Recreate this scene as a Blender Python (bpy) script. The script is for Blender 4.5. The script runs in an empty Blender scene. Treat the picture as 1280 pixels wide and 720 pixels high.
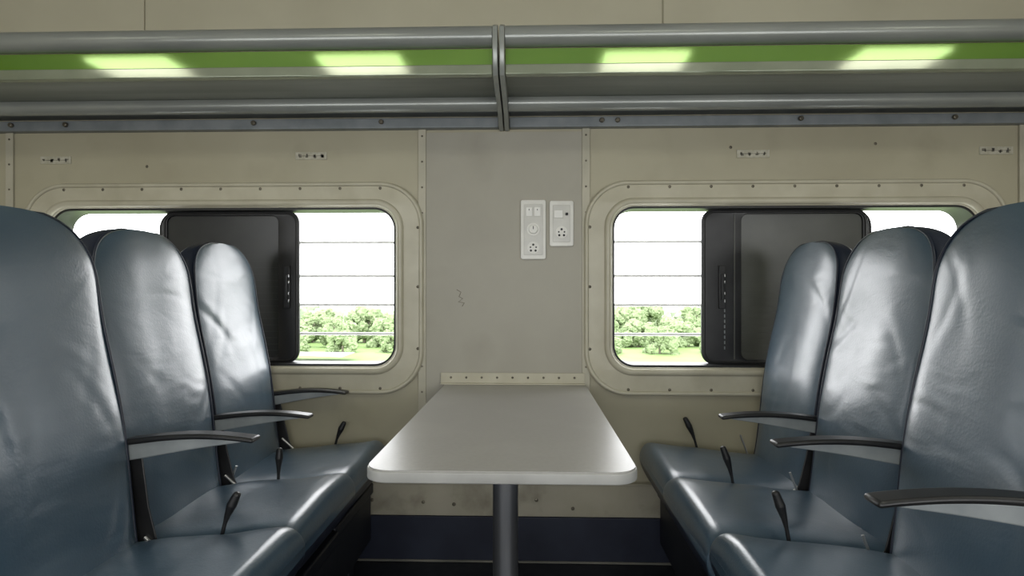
import bpy, bmesh, math, random
from mathutils import Vector, Matrix, noise
random.seed(4)
sc = bpy.context.scene
COL = sc.collection
try:
    sc.view_settings.view_transform = 'Standard'
    sc.view_settings.look = 'None'
except Exception:
    pass

# ------------------------------------------------------------------ materials
def mat(name, c1, c2=None, rough=0.5, metal=0.0, scale=6.0, bump=0.0, bscale=80.0, spec=0.5,
        coat=0.0, lo=0.35, hi=0.65, rvar=0.0, stretch=(1,1,1), detail=6.0, bump2=0.0, bscale2=18.0, crough=.2, bstretch=(1,1,1), grime=None):
    m = bpy.data.materials.new(name); m.use_nodes = True
    nt = m.node_tree; N = nt.nodes; L = nt.links
    b = N['Principled BSDF']
    b.inputs['Roughness'].default_value = rough
    b.inputs['Metallic'].default_value = metal
    b.inputs['Specular IOR Level'].default_value = spec
    b.inputs['Coat Weight'].default_value = coat
    b.inputs['Coat Roughness'].default_value = crough
    tc = N.new('ShaderNodeTexCoord'); mp = N.new('ShaderNodeMapping')
    mp.inputs['Scale'].default_value = stretch
    L.new(tc.outputs['Object'], mp.inputs['Vector'])
    n = N.new('ShaderNodeTexNoise'); n.inputs['Scale'].default_value = scale
    n.inputs['Detail'].default_value = detail
    L.new(mp.outputs['Vector'], n.inputs['Vector'])
    r = N.new('ShaderNodeValToRGB')
    r.color_ramp.elements[0].position = lo; r.color_ramp.elements[1].position = hi
    r.color_ramp.elements[0].color = (*c1, 1); r.color_ramp.elements[1].color = (*(c2 or c1), 1)
    L.new(n.outputs['Fac'], r.inputs['Fac']); out = r.outputs['Color']
    if grime:
        n3 = N.new('ShaderNodeTexNoise'); n3.inputs['Scale'].default_value = grime[1]; n3.inputs['Detail'].default_value = 8
        L.new(tc.outputs['Object'], n3.inputs['Vector'])
        r3 = N.new('ShaderNodeValToRGB'); r3.color_ramp.elements[0].position = grime[2]; r3.color_ramp.elements[1].position = grime[3]
        r3.color_ramp.elements[0].color = (0, 0, 0, 1); r3.color_ramp.elements[1].color = (1, 1, 1, 1)
        L.new(n3.outputs['Fac'], r3.inputs['Fac'])
        mx = N.new('ShaderNodeMix'); mx.data_type = 'RGBA'
        L.new(r3.outputs['Color'], mx.inputs['Factor']); L.new(out, mx.inputs['A']); mx.inputs['B'].default_value = (*grime[0], 1)
        out = mx.outputs['Result']
    L.new(out, b.inputs['Base Color'])
    if rvar:
        mr = N.new('ShaderNodeMapRange')
        mr.inputs['To Min'].default_value = max(0, rough - rvar); mr.inputs['To Max'].default_value = rough + rvar
        mr.inputs['From Min'].default_value = 0.3; mr.inputs['From Max'].default_value = 0.7
        L.new(n.outputs['Fac'], mr.inputs['Value']); L.new(mr.outputs['Result'], b.inputs['Roughness'])
    prev = None
    for bs, st, dist in ((bscale, bump, .01), (bscale2, bump2, .03)):
        if st:
            n2 = N.new('ShaderNodeTexNoise'); n2.inputs['Scale'].default_value = bs
            n2.inputs['Detail'].default_value = 4
            src = tc.outputs['Object']
            if bs == bscale2:
                n2.inputs['Distortion'].default_value = .8; n2.inputs['Detail'].default_value = 2.0
                m2 = N.new('ShaderNodeMapping'); m2.inputs['Scale'].default_value = bstretch
                L.new(src, m2.inputs['Vector']); src = m2.outputs['Vector']
            L.new(src, n2.inputs['Vector'])
            bp = N.new('ShaderNodeBump'); bp.inputs['Strength'].default_value = st
            bp.inputs['Distance'].default_value = dist
            L.new(n2.outputs['Fac'], bp.inputs['Height'])
            if prev: L.new(prev.outputs['Normal'], bp.inputs['Normal'])
            prev = bp
    if prev: L.new(prev.outputs['Normal'], b.inputs['Normal'])
    return m

def emis(name, c, s):
    m = bpy.data.materials.new(name); m.use_nodes = True
    b = m.node_tree.nodes['Principled BSDF']
    b.inputs['Base Color'].default_value = (*c, 1)
    b.inputs['Emission Color'].default_value = (*c, 1)
    b.inputs['Emission Strength'].default_value = s
    return m

M_wall = mat('cream_laminate', (.375, .345, .245), (.43, .40, .29), .42, scale=2.2, bump=.03, bscale=20, rvar=.06, grime=((.33, .30, .21), 5, .55, .9))
M_wall_bright = mat('brightened_cream_laminate', (.50, .47, .35), (.56, .53, .40), .45, scale=2.2, rvar=.05)  # wall cream painted lighter to make up for the shade above the rack
M_wallc = mat('grey_laminate', (.345, .325, .265), (.405, .385, .32), .45, scale=2.0, bump=.03, bscale=25, rvar=.05, detail=8, grime=((.30, .28, .225), 4, .55, .9))
M_frame = mat('cream_fibreglass', (.46, .43, .325), (.53, .50, .39), .35, scale=9, bump=.03, bscale=30, grime=((.40, .37, .27), 7, .58, .9))
M_strip = mat('joint_strip_paint', (.42, .40, .31), (.49, .46, .36), .4, scale=8)
M_screw = mat('dull_screw', (.10, .09, .07), (.2, .18, .14), .4, .7)
M_lowtrim = mat('cream_trim', (.38, .355, .27), (.46, .43, .34), .5, scale=5, grime=((.25, .225, .17), 9, .52, .75))
M_bluebase = mat('navy_baseboard_paint', (.014, .018, .036), (.022, .028, .050), .5, scale=7)
M_edge = mat('grimy_edge_strip', (.14, .14, .12), (.22, .21, .18), .5, scale=7)
M_floor = mat('dark_vinyl_floor', (.012, .014, .020), (.022, .025, .033), .5, scale=30, bump=.05)
M_ceil = mat('ceiling_laminate', (.66, .65, .58), (.72, .71, .63), .5)
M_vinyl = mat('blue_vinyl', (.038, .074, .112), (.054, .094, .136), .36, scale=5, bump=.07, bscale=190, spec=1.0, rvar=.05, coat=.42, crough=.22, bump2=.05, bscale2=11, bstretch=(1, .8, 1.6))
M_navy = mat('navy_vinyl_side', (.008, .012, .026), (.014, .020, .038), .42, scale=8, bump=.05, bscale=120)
M_black = mat('black_plastic', (.008, .008, .009), (.016, .016, .017), .38, scale=14)
M_grey = mat('pale_grey_plastic', (.19, .21, .22), (.28, .30, .305), .36, scale=12)
M_dark = mat('dark_steel', (.008, .010, .016), (.016, .018, .024), .5, .2)
M_chrome = mat('bracket_metal', (.6, .6, .6), (.7, .7, .7), .3, .9)
M_pole = mat('brushed_steel_pole', (.26, .27, .29), (.38, .39, .41), .30, .88, scale=20, stretch=(1, 1, .1))
M_table = mat('grey_table_laminate', (.355, .345, .33), (.395, .385, .37), .33, scale=90, rvar=.03, bump=.012, bscale=60, detail=4, grime=((.44, .43, .41), 5, .5, .95))
M_tedge = mat('pale_table_edge', (.33, .33, .315), (.40, .40, .385), .45, scale=10)
M_rail = mat('grey_rail_paint', (.25, .265, .25), (.32, .335, .31), .28, .25, scale=10, stretch=(.3, 1, 1), spec=.7)
M_railb = mat('bluegrey_rail_paint', (.18, .20, .21), (.25, .27, .28), .4, .2, scale=10)
M_olive = mat('pale_olive_rail', (.25, .28, .20), (.31, .34, .25), .10, .3, scale=8, spec=.9)
M_green = mat('green_acrylic_band', (.13, .27, .03), (.18, .34, .045), .08, .35, scale=4, stretch=(.4, 1, 1), spec=1.0, coat=.25, crough=.05)
M_shelf = mat('grey_rack_shelf', (.13, .14, .115), (.19, .20, .165), .45, scale=5, stretch=(.2, 3, 1))
M_white = mat('white_switch_plastic', (.72, .71, .66), (.78, .77, .72), .3, scale=20)
M_sock = mat('socket_plastic', (.60, .59, .55), (.66, .65, .6), .3, scale=20)
M_hole = mat('socket_hole', (.01, .01, .01), None, .6)
M_rubber = mat('black_rubber', (.010, .010, .010), (.018, .018, .018), .5)
M_slat = mat('dull_grey_pane', (.055, .057, .048), (.085, .088, .075), .35, scale=4)
M_tint = mat('tinted_dark_glass', (.016, .018, .018), (.028, .030, .028), .3, spec=.5)
M_bar = mat('window_bar_paint', (.80, .80, .78), (.88, .88, .85), .5)
M_grass = mat('meadow_grass', (.115, .195, .045), (.175, .255, .09), .9, scale=.15)
M_leaf = mat('hazed_tree_foliage', (.15, .205, .095), (.235, .29, .16), .9, scale=3.0, lo=.3, hi=.7)  # leaf green paled so the base colour carries the outdoor haze
M_far = mat('hazed_distant_foliage', (.22, .265, .18), (.28, .32, .23), .9, scale=.9)  # paler green with low contrast, distance haze painted into the colour
M_bark = mat('tree_bark', (.18, .16, .12), (.24, .21, .17), .9)
M_pond = mat('pale_dirt_track', (.20, .20, .18), (.26, .26, .24), .8, scale=.4)
M_ink = mat('worn_ink', (.05, .05, .045), (.25, .23, .18), .6, scale=60)
M_stick = mat('worn_sticker', (.38, .36, .27), (.50, .48, .39), .5, scale=50)
M_lamp = emis('lamp_diffuser', (1, .99, .84), 7.0)

# ------------------------------------------------------------------ helpers
def meta(o, label, cat, group=None, kind=None):
    o['label'] = label; o['category'] = cat
    if group: o['group'] = group
    if kind: o['kind'] = kind

def empty(name, loc, rotz=0):
    e = bpy.data.objects.new(name, None); e.empty_display_size = .1
    e.location = loc; e.rotation_euler = (0, 0, rotz); COL.objects.link(e); return e

def obj_from(name, me, mats, parent=None, loc=(0, 0, 0), smooth=True, ang=35):
    for m in mats: me.materials.append(m)
    if smooth:
        me.shade_smooth(); me.set_sharp_from_angle(angle=math.radians(ang))
    o = bpy.data.objects.new(name, me); o.location = loc; COL.objects.link(o)
    if parent: o.parent = parent
    return o

def fin(name, bm, mats, parent=None, loc=(0, 0, 0), bevel=0, smooth=True, ang=35, recalc=True):
    if recalc: bmesh.ops.recalc_face_normals(bm, faces=bm.faces)
    me = bpy.data.meshes.new(name); bm.to_mesh(me); bm.free()
    o = obj_from(name, me, mats, parent, loc, smooth, ang)
    if bevel:
        b = o.modifiers.new('bevel', 'BEVEL'); b.width = bevel; b.segments = 3
        b.limit_method = 'ANGLE'; b.angle_limit = math.radians(40); b.harden_normals = False
    return o

def bbox(bm, c, d, mi=0, rot=None):
    r = bmesh.ops.create_cube(bm, size=1)
    vs = r['verts']
    for v in vs:
        v.co = Vector((v.co.x * d[0], v.co.y * d[1], v.co.z * d[2]))
        if rot is not None: v.co = rot @ v.co
        v.co += Vector(c)
    fs = {f for v in vs for f in v.link_faces}
    for f in fs: f.material_index = mi
    return vs

def bcyl(bm, p0, p1, r0, r1=None, seg=20, mi=0):
    p0 = Vector(p0); p1 = Vector(p1); d = p1 - p0
    q = d.to_track_quat('Z', 'Y').to_matrix().to_4x4()
    r = bmesh.ops.create_cone(bm, cap_ends=True, segments=seg, radius1=r0, radius2=r1 if r1 is not None else r0,
                              depth=d.length, matrix=Matrix.Translation((p0 + p1) / 2) @ q)
    for f in {f for v in r['verts'] for f in v.link_faces}: f.material_index = mi

def bdome(bm, c, r, mi=0, n=(0, -1, 0), flat=.4):
    res = bmesh.ops.create_uvsphere(bm, u_segments=12, v_segments=6, radius=r)
    q = Vector(n).to_track_quat('Z', 'Y').to_matrix()
    for v in res['verts']:
        v.co.z *= flat; v.co = q @ v.co + Vector(c)
    for f in {f for v in res['verts'] for f in v.link_faces}: f.material_index = mi

def rrect(x0, x1, z0, z1, r, n=10):
    pts = []
    for cx, cz, a0 in ((x1 - r, z1 - r, 0), (x0 + r, z1 - r, 90), (x0 + r, z0 + r, 180), (x1 - r, z0 + r, 270)):
        for i in range(n + 1):
            a = math.radians(a0 + 90 * i / n)
            pts.append((cx + r * math.cos(a), cz + r * math.sin(a)))
    return pts

RX = Matrix.Rotation(math.radians(90), 4, 'X')
def plate(loops, half, bev=0.0, y=0.0, upright=True):
    cu = bpy.data.curves.new('tmp', 'CURVE'); cu.dimensions = '2D'; cu.fill_mode = 'BOTH'
    cu.extrude = max(half - bev, 0.0001); cu.bevel_depth = bev; cu.bevel_resolution = 3
    cu.offset = -bev
    for lp in loops:
        s = cu.splines.new('POLY'); s.points.add(len(lp) - 1)
        for p, q in zip(s.points, lp): p.co = (q[0], q[1], 0, 1)
        s.use_cyclic_u = True
    t = bpy.data.objects.new('tmp', cu); COL.objects.link(t)
    dg = bpy.context.evaluated_depsgraph_get()
    me = bpy.data.meshes.new_from_object(t.evaluated_get(dg))
    bpy.data.objects.remove(t); bpy.data.curves.remove(cu)
    me.materials.clear()
    bm = bmesh.new(); bm.from_mesh(me); bpy.data.meshes.remove(me)
    bmesh.ops.remove_doubles(bm, verts=bm.verts, dist=1e-5)
    for f in bm.faces: f.material_index = 0
    if upright:
        for v in bm.verts: v.co = RX @ v.co
        for v in bm.verts: v.co.y += y
    return bm

def tube(name, pts, r, m, parent=None, cyclic=False, res=4):
    cu = bpy.data.curves.new(name, 'CURVE'); cu.dimensions = '3D'; cu.bevel_depth = r; cu.bevel_resolution = res
    cu.use_fill_caps = True
    s = cu.splines.new('POLY'); s.points.add(len(pts) - 1)
    for p, q in zip(s.points, pts): p.co = (*q, 1)
    s.use_cyclic_u = cyclic
    t = bpy.data.objects.new('tmp', cu); COL.objects.link(t)
    dg = bpy.context.evaluated_depsgraph_get()
    me = bpy.data.meshes.new_from_object(t.evaluated_get(dg))
    bpy.data.objects.remove(t); me.materials.clear()
    return obj_from(name, me, [m], parent)

def structure(o, label, cat):
    o['kind'] = 'structure'; o['label'] = label; o['category'] = cat

# ------------------------------------------------------------------ shell
XL, XR = -3.0, 3.0
YN, YS = 2.4, -1.1
ZC = 2.3
FZ = -.055
WINS = [(-1.915, -.53), (.314, 1.70)]
WZ0, WZ1 = .70, 1.322
bm = plate([[(XL, FZ), (XR, FZ), (XR, ZC), (XL, ZC)]] + [rrect(a - .012, b + .012, WZ0 - .012, WZ1 + .012, .10) for a, b in WINS], .03, 0, YN + .03)
for hx, hz in ((-1.53, 1.49), (-.075, 1.565), (1.32, 1.56), (-2.4, 1.5), (.77, 1.55)):
    bdome(bm, (hx, YN, hz), .006, 1)
o = fin('wall_north', bm, [M_wall, M_screw]); structure(o, 'cream laminate coach side wall with window openings', 'wall')
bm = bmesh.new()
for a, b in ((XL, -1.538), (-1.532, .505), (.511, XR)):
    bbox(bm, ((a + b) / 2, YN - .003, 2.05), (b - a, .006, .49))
o = fin('trim_8', bm, [M_wall_bright], bevel=.001); structure(o, 'cream upper wall panels, colour lightened against rack shade, narrow seams', 'wall panel')

bm = plate([[(XL, FZ), (XR, FZ), (XR, ZC), (XL, ZC)]] + [rrect(a, b, .75, 1.42, .1) for a, b in ((-2.6, -1.0), (-.8, .8), (1.0, 2.6))], .03, 0, YS - .03)
o = fin('wall_south', bm, [M_wall]); structure(o, 'cream laminate wall on the other side of the coach', 'wall')
for nm, x in (('wall_west', XL - .03), ('wall_east', XR + .03)):
    bm = bmesh.new(); bbox(bm, (x, (YN + YS) / 2, (ZC + FZ) / 2), (.06, YN - YS + .12, ZC - FZ))
    o = fin(nm, bm, [M_wall]); structure(o, 'cream laminate end partition', 'wall')
bm = bmesh.new(); bbox(bm, (0, (YN + YS) / 2, FZ - .03), (XR - XL + .12, YN - YS + .12, .06))
o = fin('floor', bm, [M_floor]); structure(o, 'dark vinyl coach floor', 'floor')
bm = bmesh.new(); bbox(bm, (0, (YN + YS) / 2, ZC + .03), (XR - XL + .12, YN - YS + .12, .06))
o = fin('ceiling', bm, [M_ceil]); structure(o, 'pale coach ceiling', 'ceiling')

bm = bmesh.new(); bbox(bm, (-.108, YN - .002, .93), (.62, .004, 1.37))
tr = fin('trim_1', bm, [M_wallc]); structure(tr, 'greyer laminate wall panel between the windows', 'wall panel')
for i, (x, w) in enumerate(((-.427, .030), (.212, .030), (-2.085, .030), (1.875, .045))):
    bm = bmesh.new(); bbox(bm, (x, YN - .006, .94), (w, .008, 1.38))
    for k in range(14): bdome(bm, (x, YN - .010, .30 + k * .1), .0045, 1)
    o = fin('trim_%d' % (i + 2), bm, [M_strip, M_screw], bevel=.002); structure(o, 'cream joint cover strip with small screws', 'trim')
bm = bmesh.new(); bbox(bm, (0, YN - .012, .185), (XR - XL, .024, .125))
for x in (-.42, -.30, -.10, .02, .16, .55, -.62): bdome(bm, (x, YN - .024, .175 + .02 * math.sin(x * 30)), .008, 1)
bbox(bm, (0, YN - .016, .250), (XR - XL, .032, .008))
o = fin('trim_6', bm, [M_lowtrim, M_screw], bevel=.002); structure(o, 'cream lower wall trim with worn screw holes', 'trim')
bm = bmesh.new(); bbox(bm, (0, YN - .015, .033), (XR - XL, .030, .176))
o = fin('baseboard_north', bm, [M_bluebase], bevel=.002); structure(o, 'dark navy painted baseboard', 'baseboard')
bm = bmesh.new(); bbox(bm, (0, YN - .033, -.049), (XR - XL, .008, .008))
o = fin('trim_7', bm, [M_edge], bevel=.002); structure(o, 'thin grimy edge strip along the foot of the wall', 'trim')

# ------------------------------------------------------------------ windows
def window(n, xa, xb, sa, sb, side):
    e = empty('window_%d' % n, ((xa + xb) / 2, YN, WZ0)); cx, cz = (xa + xb) / 2, WZ0
    structure(e, 'coach window in rounded cream frame with sliding dark shutter', 'window')
    L = lambda o: setattr(o, 'location', (-cx, -YN, -cz))
    bm = plate([rrect(xa - .11, xb + .11, WZ0 - .11, WZ1 + .10, .17, 14), rrect(xa - .0, xb + .0, WZ0, WZ1, .085, 14)], .009, .004, YN - .009)
    def rv(x, z): bdome(bm, (x, YN - .018, z), .006, 1)
    k = 9
    for i in range(k):
        x = xa + .06 + (xb - xa - .12) * i / (k - 1)
        rv(x, WZ1 + .074); rv(x, WZ0 - .086)
    for z in (WZ0 + .07, (WZ0 + WZ1) / 2, WZ1 - .08):
        rv(xa - .088, z); rv(xb + .088, z)
    o = fin('window_frame', bm, [M_frame, M_screw], e); L(o)
    p = [(x, YN - .018, z) for x, z in rrect(xa - .1, xb + .1, WZ0 - .1, WZ1 + .09, .16, 14)]
    o = tube('outer_lip', p, .008, M_frame, e, True); L(o)
    p = [(x, YN - .018, z) for x, z in rrect(xa - .018, xb + .018, WZ0 - .018, WZ1 + .018, .10, 14)]
    o = tube('inner_bead', p, .014, M_frame, e, True); L(o)
    bm = plate([rrect(xa - .004, xb + .004, WZ0 - .004, WZ1 + .004, .088, 14), rrect(xa + .008, xb - .008, WZ0 + .008, WZ1 - .008, .078, 14)], .055, 0, YN + .045)
    o = fin('rubber_gasket', bm, [M_rubber], e); L(o)
    for z in (1.195, 1.056, .937, .817):
        bm = bmesh.new(); bcyl(bm, (xa - .03, YN + .125, z), (xb + .03, YN + .125, z), .0062, seg=10)
        o = fin('window_bar', bm, [M_bar], e); L(o)
    hs, ho = (.085 if side > 0 else .155), .02
    a, b = (sa + ho, sb - hs) if side > 0 else (sa + hs, sb - ho)
    bm = plate([rrect(sa, sb, WZ0 + .004, WZ1 - .004, .05, 10), rrect(a, b, WZ0 + .022, WZ1 - .022, .03, 10)], .007, .002, YN + .058)
    sh = fin('shutter', bm, [M_black], e); L(sh)
    o_ = -.030 * side
    bm = plate([rrect(sa + o_, sb + o_, WZ0, WZ1, .07, 10), rrect(sa + o_ + .014, sb + o_ - .014, WZ0 + .014, WZ1 - .014, .055, 10)], .007, .002, YN + .088)
    o = fin('rear_sash', bm, [M_rubber], e); L(o)
    bm = bmesh.new()
    nsl = 22
    for i in range(nsl):
        z = WZ0 + .027 + (WZ1 - WZ0 - .054) * (i + .5) / nsl
        bbox(bm, ((a + b) / 2, YN + .062, z), (b - a + .012, .0025, .0275), 0, Matrix.Rotation(math.radians(4), 3, 'X'))
    bbox(bm, ((a + b) / 2, YN + .068, (WZ0 + WZ1) / 2), (b - a + .02, .003, WZ1 - WZ0 - .03))
    o = fin('louvre_panel', bm, [M_slat if side < 0 else M_tint], sh)
    p = [(x, YN + .050, z) for x, z in rrect(sa + .010, sb - .010, WZ0 + .014, WZ1 - .014, .042, 10)]
    tube('edge_moulding', p, .004, M_rubber, sh, True)
    hx = (sb - hs * .55) if side > 0 else (sa + hs * .5)
    bm = bmesh.new()
    bbox(bm, (hx, YN + .045, 1.01), (.026, .012, .17))
    bbox(bm, (hx, YN + .035, 1.01), (.010, .012, .10))
    for z in (.955, .985, 1.03, 1.055): bbox(bm, (hx + .009, YN + .0375, z), (.005, .004, .012), 1)
    fin('latch_handle', bm, [M_black, M_chrome], sh, bevel=.002)
    if side < 0:
        bm = bmesh.new()
        for k in range(9): bbox(bm, (hx + .012, YN + .050, .77 + k * .021), (.004, .003, .012))
        fin('scale_marks', bm, [M_grey], sh)
        bm = bmesh.new(); bbox(bm, (hx + .05, YN + .050, (WZ0 + WZ1) / 2), (.004, .004, WZ1 - WZ0 - .05)); fin('stile_groove', bm, [M_slat], sh)
    return e
window(1, *WINS[0], -1.50, -.937, +1)
window(2, *WINS[1], .673, 1.32, -1)

# ------------------------------------------------------------------ luggage racks
def rack(x0, x1, label, bracket):
    e = empty('luggage_rack', ((x0 + x1) / 2, YN, 1.63))
    meta(e, label, 'luggage rack', 'overhead luggage rack sections')
    off = (-(x0 + x1) / 2, -YN, -1.63)
    def part(nm, bm, ms, **k): return fin(nm, bm, ms, e, off, **k)
    bm = bmesh.new(); bcyl(bm, (x0, 1.99, 1.819), (x1, 1.99, 1.819), .034, seg=40); part('front_rail', bm, [M_rail])
    bm = bmesh.new(); bbox(bm, ((x0 + x1) / 2, 2.0, 1.757), (x1 - x0, .010, .054)); part('green_band', bm, [M_green], bevel=.002)
    bm = bmesh.new(); bbox(bm, ((x0 + x1) / 2, 2.0, 1.713), (x1 - x0, .03, .033)); part('lower_rail', bm, [M_olive], bevel=.003)
    bm = bmesh.new(); bbox(bm, ((x0 + x1) / 2, 2.135, 1.708), (x1 - x0, .245, .006))
    part('shelf', bm, [M_shelf], bevel=.001)
    bm = bmesh.new(); bcyl(bm, (x0, 2.27, 1.688), (x1, 2.27, 1.688), .029, seg=32); part('rear_rail', bm, [M_rail])
    bm = bmesh.new(); bbox(bm, ((x0 + x1) / 2, 2.335, 1.680), (x1 - x0, .12, .008)); part('rear_flange', bm, [M_railb])
    bm = bmesh.new(); bbox(bm, ((x0 + x1) / 2, 2.382, 1.645), (x1 - x0, .036, .040))
    for bx in (-2.05, -1.83, -1.08, -.58, .27, .33, 1.02, 1.59):
        if x0 < bx < x1:
            bcyl(bm, (bx, 2.364, 1.648), (bx, 2.350, 1.648), .010, seg=8, mi=1)
    part('wall_rail', bm, [M_railb, M_screw], bevel=.004)
    if bracket:
        pr = [(1.950, 1.80), (1.953, 1.84), (1.98, 1.856), (2.03, 1.845), (2.06, 1.79), (2.2, 1.76), (2.393, 1.74), (2.399, 1.618),
              (2.34, 1.618), (2.27, 1.650), (2.03, 1.685), (1.985, 1.692), (1.966, 1.72)]
        for nm, xc in (('support_bracket', -.116), ('support_bracket', -.094)):
            bm = bmesh.new(); w = .0085
            A = [bm.verts.new((xc - w, y, z)) for y, z in pr]; B = [bm.verts.new((xc + w, y, z)) for y, z in pr]
            bm.faces.new(A); bm.faces.new(B[::-1])
            for i in range(len(pr)):
                j = (i + 1) % len(pr); bm.faces.new((A[i], A[j], B[j], B[i]))
            part(nm, bm, [M_rail], bevel=.003)
rack(XL + .001, -.126, 'overhead luggage rack with grey rails, green band and double bracket', True)
rack(-.084, XR - .001, 'overhead luggage rack with grey rails and green acrylic band', False)

# ------------------------------------------------------------------ ceiling lamps
for x in (-2.24, -.95, .625, 2.0):
    e = empty('ceiling_light', (x, .52, ZC)); meta(e, 'flush ceiling lamp with glowing frosted diffuser', 'ceiling light', 'ceiling lamps along the aisle')
    bm = bmesh.new(); bbox(bm, (0, 0, -.012), (.54, .40, .024)); fin('housing', bm, [M_white], e, bevel=.006)
    bm = bmesh.new(); bbox(bm, (0, 0, -.032), (.45, .31, .016)); fin('diffuser', bm, [M_lamp], e, bevel=.004)

# ------------------------------------------------------------------ table
TX, TZ = -.063, .632
e = empty('folding_table', (TX, 1.50, 0)); meta(e, 'grey laminate table with rounded corners on a steel pole', 'table')
def out_table(ins):
    h = .284 - ins; y1 = 2.372 - 1.5; y0 = 1.240 - 1.5 + ins; r = .055
    pts = [(h * .97, y1), (-h * .97, y1)]
    for i in range(13):
        a = math.radians(180 + 90 * i / 12); pts.append((-h + r + r * math.cos(a), y0 + r + r * math.sin(a)))
    for i in range(13):
        a = math.radians(270 + 90 * i / 12); pts.append((h - r + r * math.cos(a), y0 + r + r * math.sin(a)))
    return pts
bm = plate([out_table(.003)], .0015, 0, upright=False)
fin('table_top', bm, [M_table], e, (0, 0, TZ - .0015))
bm = plate([out_table(0)], .0115, .003, upright=False)
fin('table_edge', bm, [M_tedge], e, (0, 0, TZ - .0146))
bm = bmesh.new(); bcyl(bm, (0, 0, FZ + .012), (0, 0, TZ - .027), .031, seg=40); fin('table_leg', bm, [M_pole], e)
bm = bmesh.new(); bcyl(bm, (0, 0, FZ), (0, 0, FZ + .014), .09, seg=40)
for k in range(4): bdome(bm, (.068 * math.cos(k * 1.57 + .7), .068 * math.sin(k * 1.57 + .7), FZ + .014), .008, 0, (0, 0, 1))
fin('leg_flange', bm, [M_pole], e, bevel=.003)
bm = bmesh.new(); bcyl(bm, (0, 0, TZ - .05), (0, 0, TZ - .0265), .055, seg=32); fin('top_flange', bm, [M_dark], e)
bm = bmesh.new(); bbox(bm, (-.01, 2.388 - 1.5, TZ + .022), (.56, .006, .044)); bbox(bm, (-.01, 2.378 - 1.5, TZ + .003), (.56, .026, .005))
for k in range(9): bdome(bm, (-.25 + k * .06, 2.385 - 1.5, TZ + .026), .005, 1)
fin('wall_angle', bm, [M_frame, M_screw], e, bevel=.001)

# ------------------------------------------------------------------ seats
def sgnpow(v, p): return math.copysign(abs(v) ** p, v)
Z0, Z1 = .36, 1.160
def back_params(z):
    t = (z - .40) / (1.165 - .40)
    xf = .010 - .134 * t + .012 * math.sin(math.pi * max(0, min(1, t * 1.2))) ** 2 + .010 * math.exp(-((t - .86) / .14) ** 2)
    th = .062 - .021 * t
    w = .226 + .005 * math.sin(math.pi * max(0, min(1, t * 1.1))) - .005 * max(0, (t - .6) / .4)
    zt = .985
    if z > zt:
        u = (z - zt) / (Z1 - zt); w *= max(0, 1 - u ** 3.0) ** (1 / 2.7)
        th *= max(0, 1 - max(0, (u - .5) / .5) ** 2.4) ** (1 / 2.4) * .98 + .02
    tb = (z - Z0) / .05
    if tb < 1:
        th *= .55 + .45 * math.sqrt(max(0, 1 - (1 - tb) ** 2))
    return xf, th, w
SB = .52; NB = 3.6
def make_back(seed, parent):
    bm = bmesh.new(); NR, NS = 130, 140; rings = []; zs = []
    for i in range(NR):
        u = i / (NR - 1); u = 1 - (1 - u) ** 1.4
        zs.append(Z0 + (Z1 - Z0) * min(u, .9997))
    n = NB
    rr = random.Random(seed * 13 + 2)
    creases = [(rr.uniform(-.15, .15), rr.uniform(.50, 1.0), rr.uniform(-1.0, 1.0), rr.uniform(.14, .28), rr.uniform(.0007, .0016), .015) for _ in range(7)]
    creases += [(rr.uniform(-.16, .16), rr.uniform(.46, 1.05), rr.choice((-1, 1)) * rr.uniform(1.1, 1.9), rr.uniform(.06, .15), rr.uniform(.0004, .0009), .009) for _ in range(14)]
    for z in zs:
        xf, th, w = back_params(z); ring = []
        for k in range(NS):
            a = 2 * math.pi * k / NS
            y = w * sgnpow(math.cos(a), 2 / n); x = xf - th + th * sgnpow(math.sin(a), 2 / n)
            s = math.sin(a)
            if s > 0:
                nz = noise.noise(Vector((y * 5 + seed * 7.1, z * 3.0, seed))) * .008
                for cy, cz, ang, ln, am, wd in creases:
                    dy, dz = y - cy, z - cz; c_, s_ = math.cos(ang), math.sin(ang)
                    al = dy * s_ + dz * c_
                    if abs(al) > ln * 1.6: continue
                    ac = dy * c_ - dz * s_ + .25 * al * al / ln
                    if abs(ac) > wd * 6: continue
                    ge = math.exp(-(al / ln * 1.6) ** 2)
                    nz -= am * math.exp(-(ac / wd) ** 2) * ge
                    nz += am * .8 * math.exp(-((ac - wd * 1.9) / (wd * 1.5)) ** 2) * ge
                x += nz * min(1, s * 1.5) * min(1, th / .035)
            ring.append(bm.verts.new((x, y, z)))
        rings.append(ring)
    for i in range(NR - 1):
        for k in range(NS):
            j = (k + 1) % NS
            f = bm.faces.new((rings[i][k], rings[i][j], rings[i + 1][j], rings[i + 1][k]))
            s = math.sin(2 * math.pi * (k + .5) / NS)
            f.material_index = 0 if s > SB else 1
    bm.faces.new(rings[0][::-1]); bm.faces.new(rings[-1])
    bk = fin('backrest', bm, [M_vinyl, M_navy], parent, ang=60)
    a = math.asin(SB)
    def P(z, sg):
        xf, th, w = back_params(z); yy = math.cos(a) ** (2 / n)
        return (xf - th + th * math.sin(a) ** (2 / n) + .0010, sg * (w * yy + .001), z)
    sel = zs[2:-3:2]
    tube('piping', [P(z, 1) for z in sel] + [P(z, -1) for z in sel[::-1]], .0034, M_navy, bk)
    return bk
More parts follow.
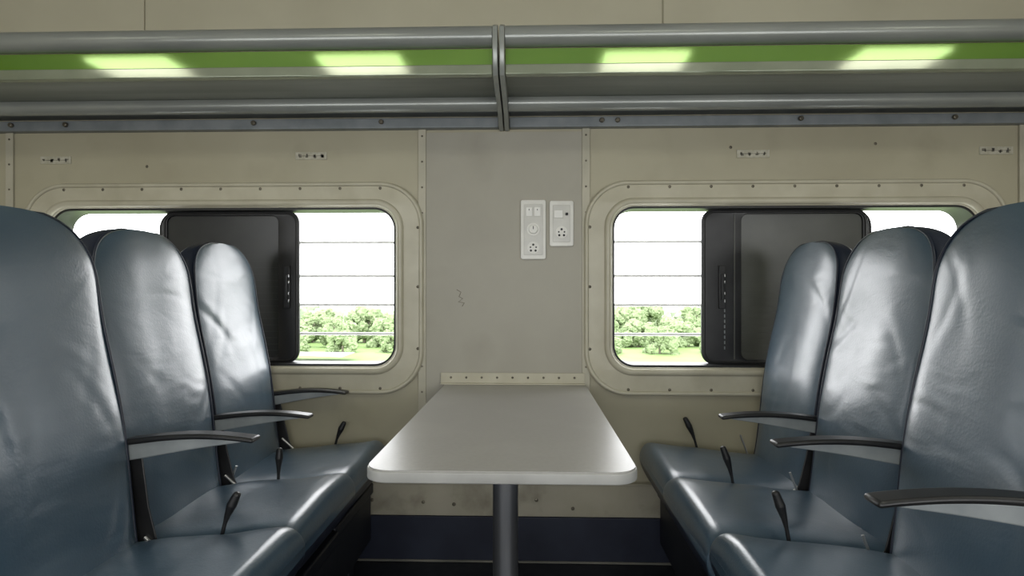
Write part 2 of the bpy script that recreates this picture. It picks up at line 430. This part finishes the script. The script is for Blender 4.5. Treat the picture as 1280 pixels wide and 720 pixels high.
def make_cushion(seed, parent, xb, dz=0):
    bm = bmesh.new(); NR, NS = 90, 100; rings = []; xa = -.09; n = 6.5
    for i in range(NR):
        u = (1 - math.cos(math.pi * i / (NR - 1))) / 2
        x = xa + (xb - xa) * u
        fr = max(0, (x - (xb - .045)) / .045); bk = max(0, 1 - (x - xa) / .03)
        sh = max(.01, (1 - fr ** 2.3)) ** (1 / 2.3) * max(.02, 1 - bk ** 2) ** .5
        t = (x - xa) / (xb - xa)
        zc = .328 + .052 * t + dz; hh = .062 * sh + .003; w = .2345 * (.982 + .018 * max(.0, (1 - fr ** 2.5)) ** .5)
        ring = []
        for k in range(NS):
            a = 2 * math.pi * k / NS
            y = w * sgnpow(math.cos(a), 2 / n); z = zc + hh * sgnpow(math.sin(a), 2 / n)
            s = math.sin(a)
            if s > 0:
                yy = y / w
                z += (.008 * (1 - yy ** 4) + noise.noise(Vector((x * 6 + seed * 3, y * 6, seed))) * .007 + noise.noise(Vector((x * 16, y * 16, seed + 9))) * .0015) * sh * min(1, 1.5 * s)
            ring.append(bm.verts.new((x, y, z)))
        rings.append(ring)
    for i in range(NR - 1):
        for k in range(NS):
            j = (k + 1) % NS; f = bm.faces.new((rings[i][k], rings[i][j], rings[i + 1][j], rings[i + 1][k]))
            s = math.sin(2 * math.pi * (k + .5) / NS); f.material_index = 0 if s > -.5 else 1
    bm.faces.new(rings[0][::-1]); bm.faces.new(rings[-1])
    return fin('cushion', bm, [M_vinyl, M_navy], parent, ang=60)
def prism_y(bm, pr, y0, y1, mi=0):
    A = [bm.verts.new((x, y0, z)) for x, z in pr]; B = [bm.verts.new((x, y1, z)) for x, z in pr]
    fs = [bm.faces.new(A), bm.faces.new(B[::-1])]
    for i in range(len(pr)):
        j = (i + 1) % len(pr); fs.append(bm.faces.new((A[i], A[j], B[j], B[i])))
    for f in fs: f.material_index = mi
def make_arm(parent, h, ln):
    N = 22
    top = []; bot = []
    for i in range(N + 1):
        t = i / N; x = -.01 + t * .285 * ln
        zz = .012 * math.sin(t * math.pi * .5) + .006 * math.sin(t * math.pi)
        top.append((x, -.012 + zz)); 
        bot.append((x, -.048 + zz + .031 * t ** 1.5 - .002 * math.sin(t * math.pi)))
    bm = bmesh.new(); prism_y(bm, top + bot[::-1], -.016, .016)
    arm = fin('armrest', bm, [M_grey], parent, (-.03, .235, h), bevel=.006)
    ptop = []; pbot = []
    for i in range(N + 1):
        t = i / N; x = -.02 + t * .33 * ln
        z = .012 * math.sin(min(1, t) * math.pi * .5) + .007 * math.sin(t * math.pi) - .007 * t ** 3
        ptop.append((x, z)); pbot.append((x, z - .014 + .003 * t))
    bm = bmesh.new(); prism_y(bm, ptop + pbot[::-1], -.023, .023)
    fin('arm_pad', bm, [M_black], arm, bevel=.0055)
    return arm
def make_seat(loc, rotz, seed, arm_h, arm_l, lever, label, xb, dz):
    e = empty('train_seat', loc, rotz); meta(e, label, 'train seat', 'blue vinyl train seats facing the table')
    make_back(seed, e); make_cushion(seed, e, xb, dz); make_arm(e, arm_h, arm_l)
    bm = bmesh.new(); pr = [(-.13, .30), (.04, .30), (.045, .36), (.022, .42), (.002, .50), (-.016, arm_h - .02), (-.03, arm_h - .005), (-.09, arm_h - .02), (-.11, .5)]
    prism_y(bm, pr, .2305, .2350); fin('side_shield', bm, [M_black], e, bevel=.002)
    bm = bmesh.new(); bcyl(bm, (-.005, .2275, .43), (.045, .2275, .385), .004, seg=10); fin('hinge_link', bm, [M_chrome], e)
    bm = bmesh.new(); bcyl(bm, (.012, -.2275, .38), (.040, -.2275, .455), .0035, seg=10); fin('hinge_link', bm, [M_chrome], e)
    bm = bmesh.new(); bbox(bm, (.14, 0, .245), (.42, .45, .04)); bbox(bm, (.19, 0, .14), (.30, .45, .19)); bbox(bm, (0.0, 0, .215), (.05, .464, .05)); bbox(bm, (.31, 0, .215), (.05, .464, .05))
    fin('seat_frame', bm, [M_dark], e, bevel=.006)
    for lx in (.07, .31):
        bm = bmesh.new(); bbox(bm, (lx, 0, (.06 + FZ) / 2), (.045, .06, .06 - FZ)); bbox(bm, (lx, 0, FZ + .008), (.10, .12, .016))
        fin('leg', bm, [M_dark], e, bevel=.004)
    lx, ly, zb, zt, tilt = lever
    p0 = Vector((lx, ly, zb - .04)); p1 = Vector((lx + tilt, ly, zt)); d = (p1 - p0)
    bm = bmesh.new()
    q = [p0 + d * t + Vector((-tilt * .12 * math.sin(math.pi * t), 0, 0)) for t in (0, .3, .5, .75, 1)]
    rs = (.0045, .0045, .007, .0115, .009)
    for i in range(4): bcyl(bm, q[i], q[i + 1], rs[i], rs[i + 1], seg=16)
    bdome(bm, p1, .009, 0, d.normalized(), .7)
    fin('recline_lever', bm, [M_black], e)
AX = -.06
YC = (1.16, 1.63, 2.10)
labL = ('blue vinyl train seat beside the aisle with smooth grey armrest', 'blue vinyl train seat between two matching seats, smooth grey armrest', 'blue vinyl train seat beside the window with smooth grey armrest')
labR = ('blue vinyl train seat beside the aisle with scuffed grey armrest', 'blue vinyl train seat between two matching seats, scuffed grey armrest', 'blue vinyl train seat beside the window with scuffed grey armrest')
LA = ((.656, .92), (.612, .94), (.605, .90)); LL = ((.175, .229, .475, .530, .035), (.160, .229, .445, .510, .004), (.20, .229, .44, .490, .035))
RA = ((.688, .98), (.655, .97), (.618, .93)); RL = ((.20, -.229, .475, .545, .030), (.205, -.229, .445, .525, .032), (.20, -.229, .44, .515, .045))
SL = (.060, .010, -.006); SR = (.050, .014, .002)
XBL = (.368, .398, .400); XBR = (.376, .415, .415)
DZ = (.026, .006, -.010)
for i in range(3):
    make_seat((AX - .885 + SL[i], YC[i], 0), 0, i + 1, *LA[i], LL[i], labL[i], XBL[i], DZ[i])
    make_seat((AX + .885 - SR[i], YC[i], 0), math.pi, i + 4, *RA[i], RL[i], labR[i], XBR[i], DZ[i])

# ------------------------------------------------------------------ switches
def plate_obj(x0, x1, z0, z1, label, items):
    e = empty('switch_plate', ((x0 + x1) / 2, YN - .004, (z0 + z1) / 2)); meta(e, label, 'switch plate', 'wall sockets between the windows')
    w, h = x1 - x0, z1 - z0
    bm = plate([rrect(-w / 2, w / 2, -h / 2, h / 2, .008, 6)], .006, .002, -.006); fin('cover', bm, [M_white], e)
    bm = plate([rrect(-w / 2 + .012, w / 2 - .012, -h / 2 + .016, h / 2 - .016, .004, 4)], .0025, .001, -.0135); fin('inner_module', bm, [M_sock], e)
    for kind, z in items:
        if kind == 'sw':
            for sx in (-.016, .016):
                bm = bmesh.new(); bbox(bm, (sx, -.018, z), (.024, .006, .034), 0, Matrix.Rotation(math.radians(6), 3, 'X'))
                bbox(bm, (sx, -.0218, z + .008), (.003, .001, .006), 1)
                fin('rocker_switch', bm, [M_white, M_hole], e, bevel=.001)
        elif kind == 'sw1':
            bm = bmesh.new(); bbox(bm, (-.012, -.018, z), (.034, .006, .030), 0, Matrix.Rotation(math.radians(6), 3, 'X'))
            bbox(bm, (.020, -.0185, z), (.010, .004, .010), 1); fin('rocker_switch', bm, [M_white, M_hole], e, bevel=.001)
        elif kind == 'knob':
            bm = bmesh.new(); bcyl(bm, (0, -.015, z), (0, -.020, z), .025, seg=32); bcyl(bm, (0, -.020, z), (0, -.027, z), .018, .016, seg=32)
            bbox(bm, (0, -.0275, z + .006), (.003, .001, .012), 1); fin('dial', bm, [M_white, M_hole], e, bevel=.001)
        else:
            bm = bmesh.new(); bcyl(bm, (0, -.015, z), (0, -.018, z), .023, seg=32)
            for hx, hz, r in ((0, .011, .0045), (-.011, .001, .0032), (.011, .001, .0032), (-.009, -.012, .0045), (.009, -.012, .0045)):
                bcyl(bm, (hx, -.0172, z + hz), (hx, -.0186, z + hz), r, seg=12, mi=1)
            fin('power_socket', bm, [M_white, M_hole], e)
plate_obj(-.041, .056, 1.118, 1.348, 'tall white switch and socket plate with round dial', (('sw', .068), ('knob', 0.0), ('sock', -.070)))
plate_obj(.071, .163, 1.168, 1.344, 'short white plate with switch and power socket', (('sw1', .036), ('sock', -.034)))

for x, z in ((-1.90, 1.517), (-.868, 1.527), (.855, 1.524), (1.77, 1.53)):
    e = empty('seat_number_plate', (x, YN, z)); meta(e, 'small worn beige seat marking plate with illegible dark print', 'sign', 'seat marking plates')
    bm = bmesh.new(); bbox(bm, (0, -.002, 0), (.125, .004, .030)); fin('plate', bm, [M_stick], e, bevel=.001)
    bm = bmesh.new(); rr = random.Random(int(x * 100))
    for k in range(4):
        cx = -.045 + k * .03
        for q in range(3): bbox(bm, (cx + rr.uniform(-.004, .004), -.0045, rr.uniform(-.005, .005)), (rr.choice((.005, .010)), .001, rr.choice((.005, .010))))
    bbox(bm, (0, -.0043, 0), (.10, .0006, .002))
    fin('faded_print', bm, [M_ink], e)
tube_pts = [(-.292, 1.0), (-.275, .99), (-.283, .972), (-.268, .965), (-.285, .952), (-.262, .948), (-.270, .935)]
o = tube('scratch_mark', [(x, YN - .0045, z) for x, z in tube_pts], .0014, M_screw); meta(o, 'small dark scribbled scratch on the wall panel', 'scratch')

# ------------------------------------------------------------------ outdoors
GZ = -5.0
bm = bmesh.new(); bmesh.ops.create_grid(bm, x_segments=60, y_segments=50, size=1)
for v in bm.verts:
    v.co = Vector((v.co.x * 140, 95 + v.co.y * 88, GZ)); v.co.z += noise.noise(Vector((v.co.x * .04, v.co.y * .04, 0))) * .5
o = fin('meadow', bm, [M_grass]); o['label'] = 'bright green meadow outside the train'; o['category'] = 'grass field'; o['kind'] = 'structure'
bm = bmesh.new()
pts = []
for i in range(21):
    x = -60 + 45 * i / 20; pts.append((x, 49 + 1.5 * math.sin(i * .5)))
A = [bm.verts.new((x, y, GZ + .65)) for x, y in pts]; B = [bm.verts.new((x, y + 3.2 + .7 * math.sin(i), GZ + .65)) for i, (x, y) in enumerate(pts)]
for i in range(20): bm.faces.new((A[i], A[i + 1], B[i + 1], B[i]))
o = fin('dirt_track', bm, [M_pond]); meta(o, 'pale dry dirt track across the meadow', 'dirt track')

def canopy(seed):
    rr = random.Random(seed); bm = bmesh.new()
    for k in range(40):
        c = Vector((rr.uniform(-1.9, 1.9), rr.uniform(-1.1, 1.1), rr.uniform(.1, 2.4))) if k else Vector((0, 0, 2.0))
        c.z += .6 * math.cos(c.x * 1.1)
        r = rr.uniform(.28, .70); res = bmesh.ops.create_icosphere(bm, subdivisions=3, radius=r)
        for v in res['verts']:
            d = v.co.normalized(); q = d * 2.6 + c * 3
            v.co = d * r * (1 + .38 * noise.noise(q) + .42 * noise.noise(q * 3.1)) + c
    me = bpy.data.meshes.new('canopy'); bm.to_mesh(me); bm.free(); me.materials.append(M_leaf); return me
def trunk_mesh():
    bm = bmesh.new(); bcyl(bm, (0, 0, -.6), (0, 0, 1.4), .2, .13, 10)
    for a in (0, 2.1, 4.2): bcyl(bm, (0, 0, 1.1), (.7 * math.cos(a), .7 * math.sin(a), 2.2), .09, .04, 8)
    me = bpy.data.meshes.new('trunk'); bm.to_mesh(me); bm.free(); me.materials.append(M_bark); return me
cans = [canopy(s) for s in (1, 2, 3, 4, 5)]; tk = trunk_mesh()
cnt = 0
for row, (ry, sp, sc_) in enumerate(((58, 5.0, .70), (64, 5.2, .92), (70, 6.0, 1.12), (78, 6.8, 1.26))):
    nn = int(116 / sp)
    for i in range(nn):
        x = -58 + row * 1.4 + i * sp; y = ry + random.uniform(-.3, .3)
        s = random.uniform(.86, 1.02) * sc_
        e = empty('tree', (x, y, GZ), random.choice((0, math.pi)) + random.uniform(-.12, .12)); e.scale = (s, s * .95, s * (.78 + .42 * random.random()))
        meta(e, 'leafy green tree in a row beyond the meadow', 'tree', 'tree line beyond the meadow')
        for nm, me in (('canopy', cans[cnt % 5]), ('trunk', tk)):
            o = bpy.data.objects.new(nm, me); o.parent = e; COL.objects.link(o)
        cnt += 1
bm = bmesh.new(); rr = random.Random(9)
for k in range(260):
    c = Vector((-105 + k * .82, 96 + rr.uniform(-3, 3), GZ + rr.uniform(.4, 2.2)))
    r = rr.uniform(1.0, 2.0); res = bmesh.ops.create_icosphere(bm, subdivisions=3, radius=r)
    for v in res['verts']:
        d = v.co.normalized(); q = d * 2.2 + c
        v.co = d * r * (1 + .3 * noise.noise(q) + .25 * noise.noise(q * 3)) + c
o = fin('distant_woodland', bm, [M_far]); meta(o, 'belt of woodland on the horizon, haze painted into its green', 'woodland', kind='stuff')

# ------------------------------------------------------------------ light
w = bpy.data.worlds.new('sky'); sc.world = w; w.use_nodes = True
bg = w.node_tree.nodes['Background']; bg.inputs['Color'].default_value = (.98, .99, 1, 1); bg.inputs['Strength'].default_value = 6.5
def portal(x, y, z, sx, sz, rx):
    l = bpy.data.lights.new('window_portal', 'AREA'); l.shape = 'RECTANGLE'; l.size = sx; l.size_y = sz
    l.cycles.is_portal = True
    o = bpy.data.objects.new('window_portal', l); o.location = (x, y, z); o.rotation_euler = (math.radians(rx), 0, 0); COL.objects.link(o)
for a, b in WINS: portal((a + b) / 2, 2.56, 1.01, b - a + .1, .74, -90)
for a, b in ((-2.6, -1.0), (-.8, .8), (1.0, 2.6)): portal((a + b) / 2, YS - .07, 1.085, b - a, .68, 90)

# ------------------------------------------------------------------ camera
cd = bpy.data.cameras.new('camera'); cam = bpy.data.objects.new('camera', cd); COL.objects.link(cam)
cd.sensor_width = 36; cd.lens = 768 / 1280 * 36; cd.shift_y = 2 / 1280; cd.clip_start = .02; cd.clip_end = 1000
cam.location = (0, 0, 1.0); cam.rotation_euler = (math.radians(90), 0, math.radians(1.8))
sc.camera = cam
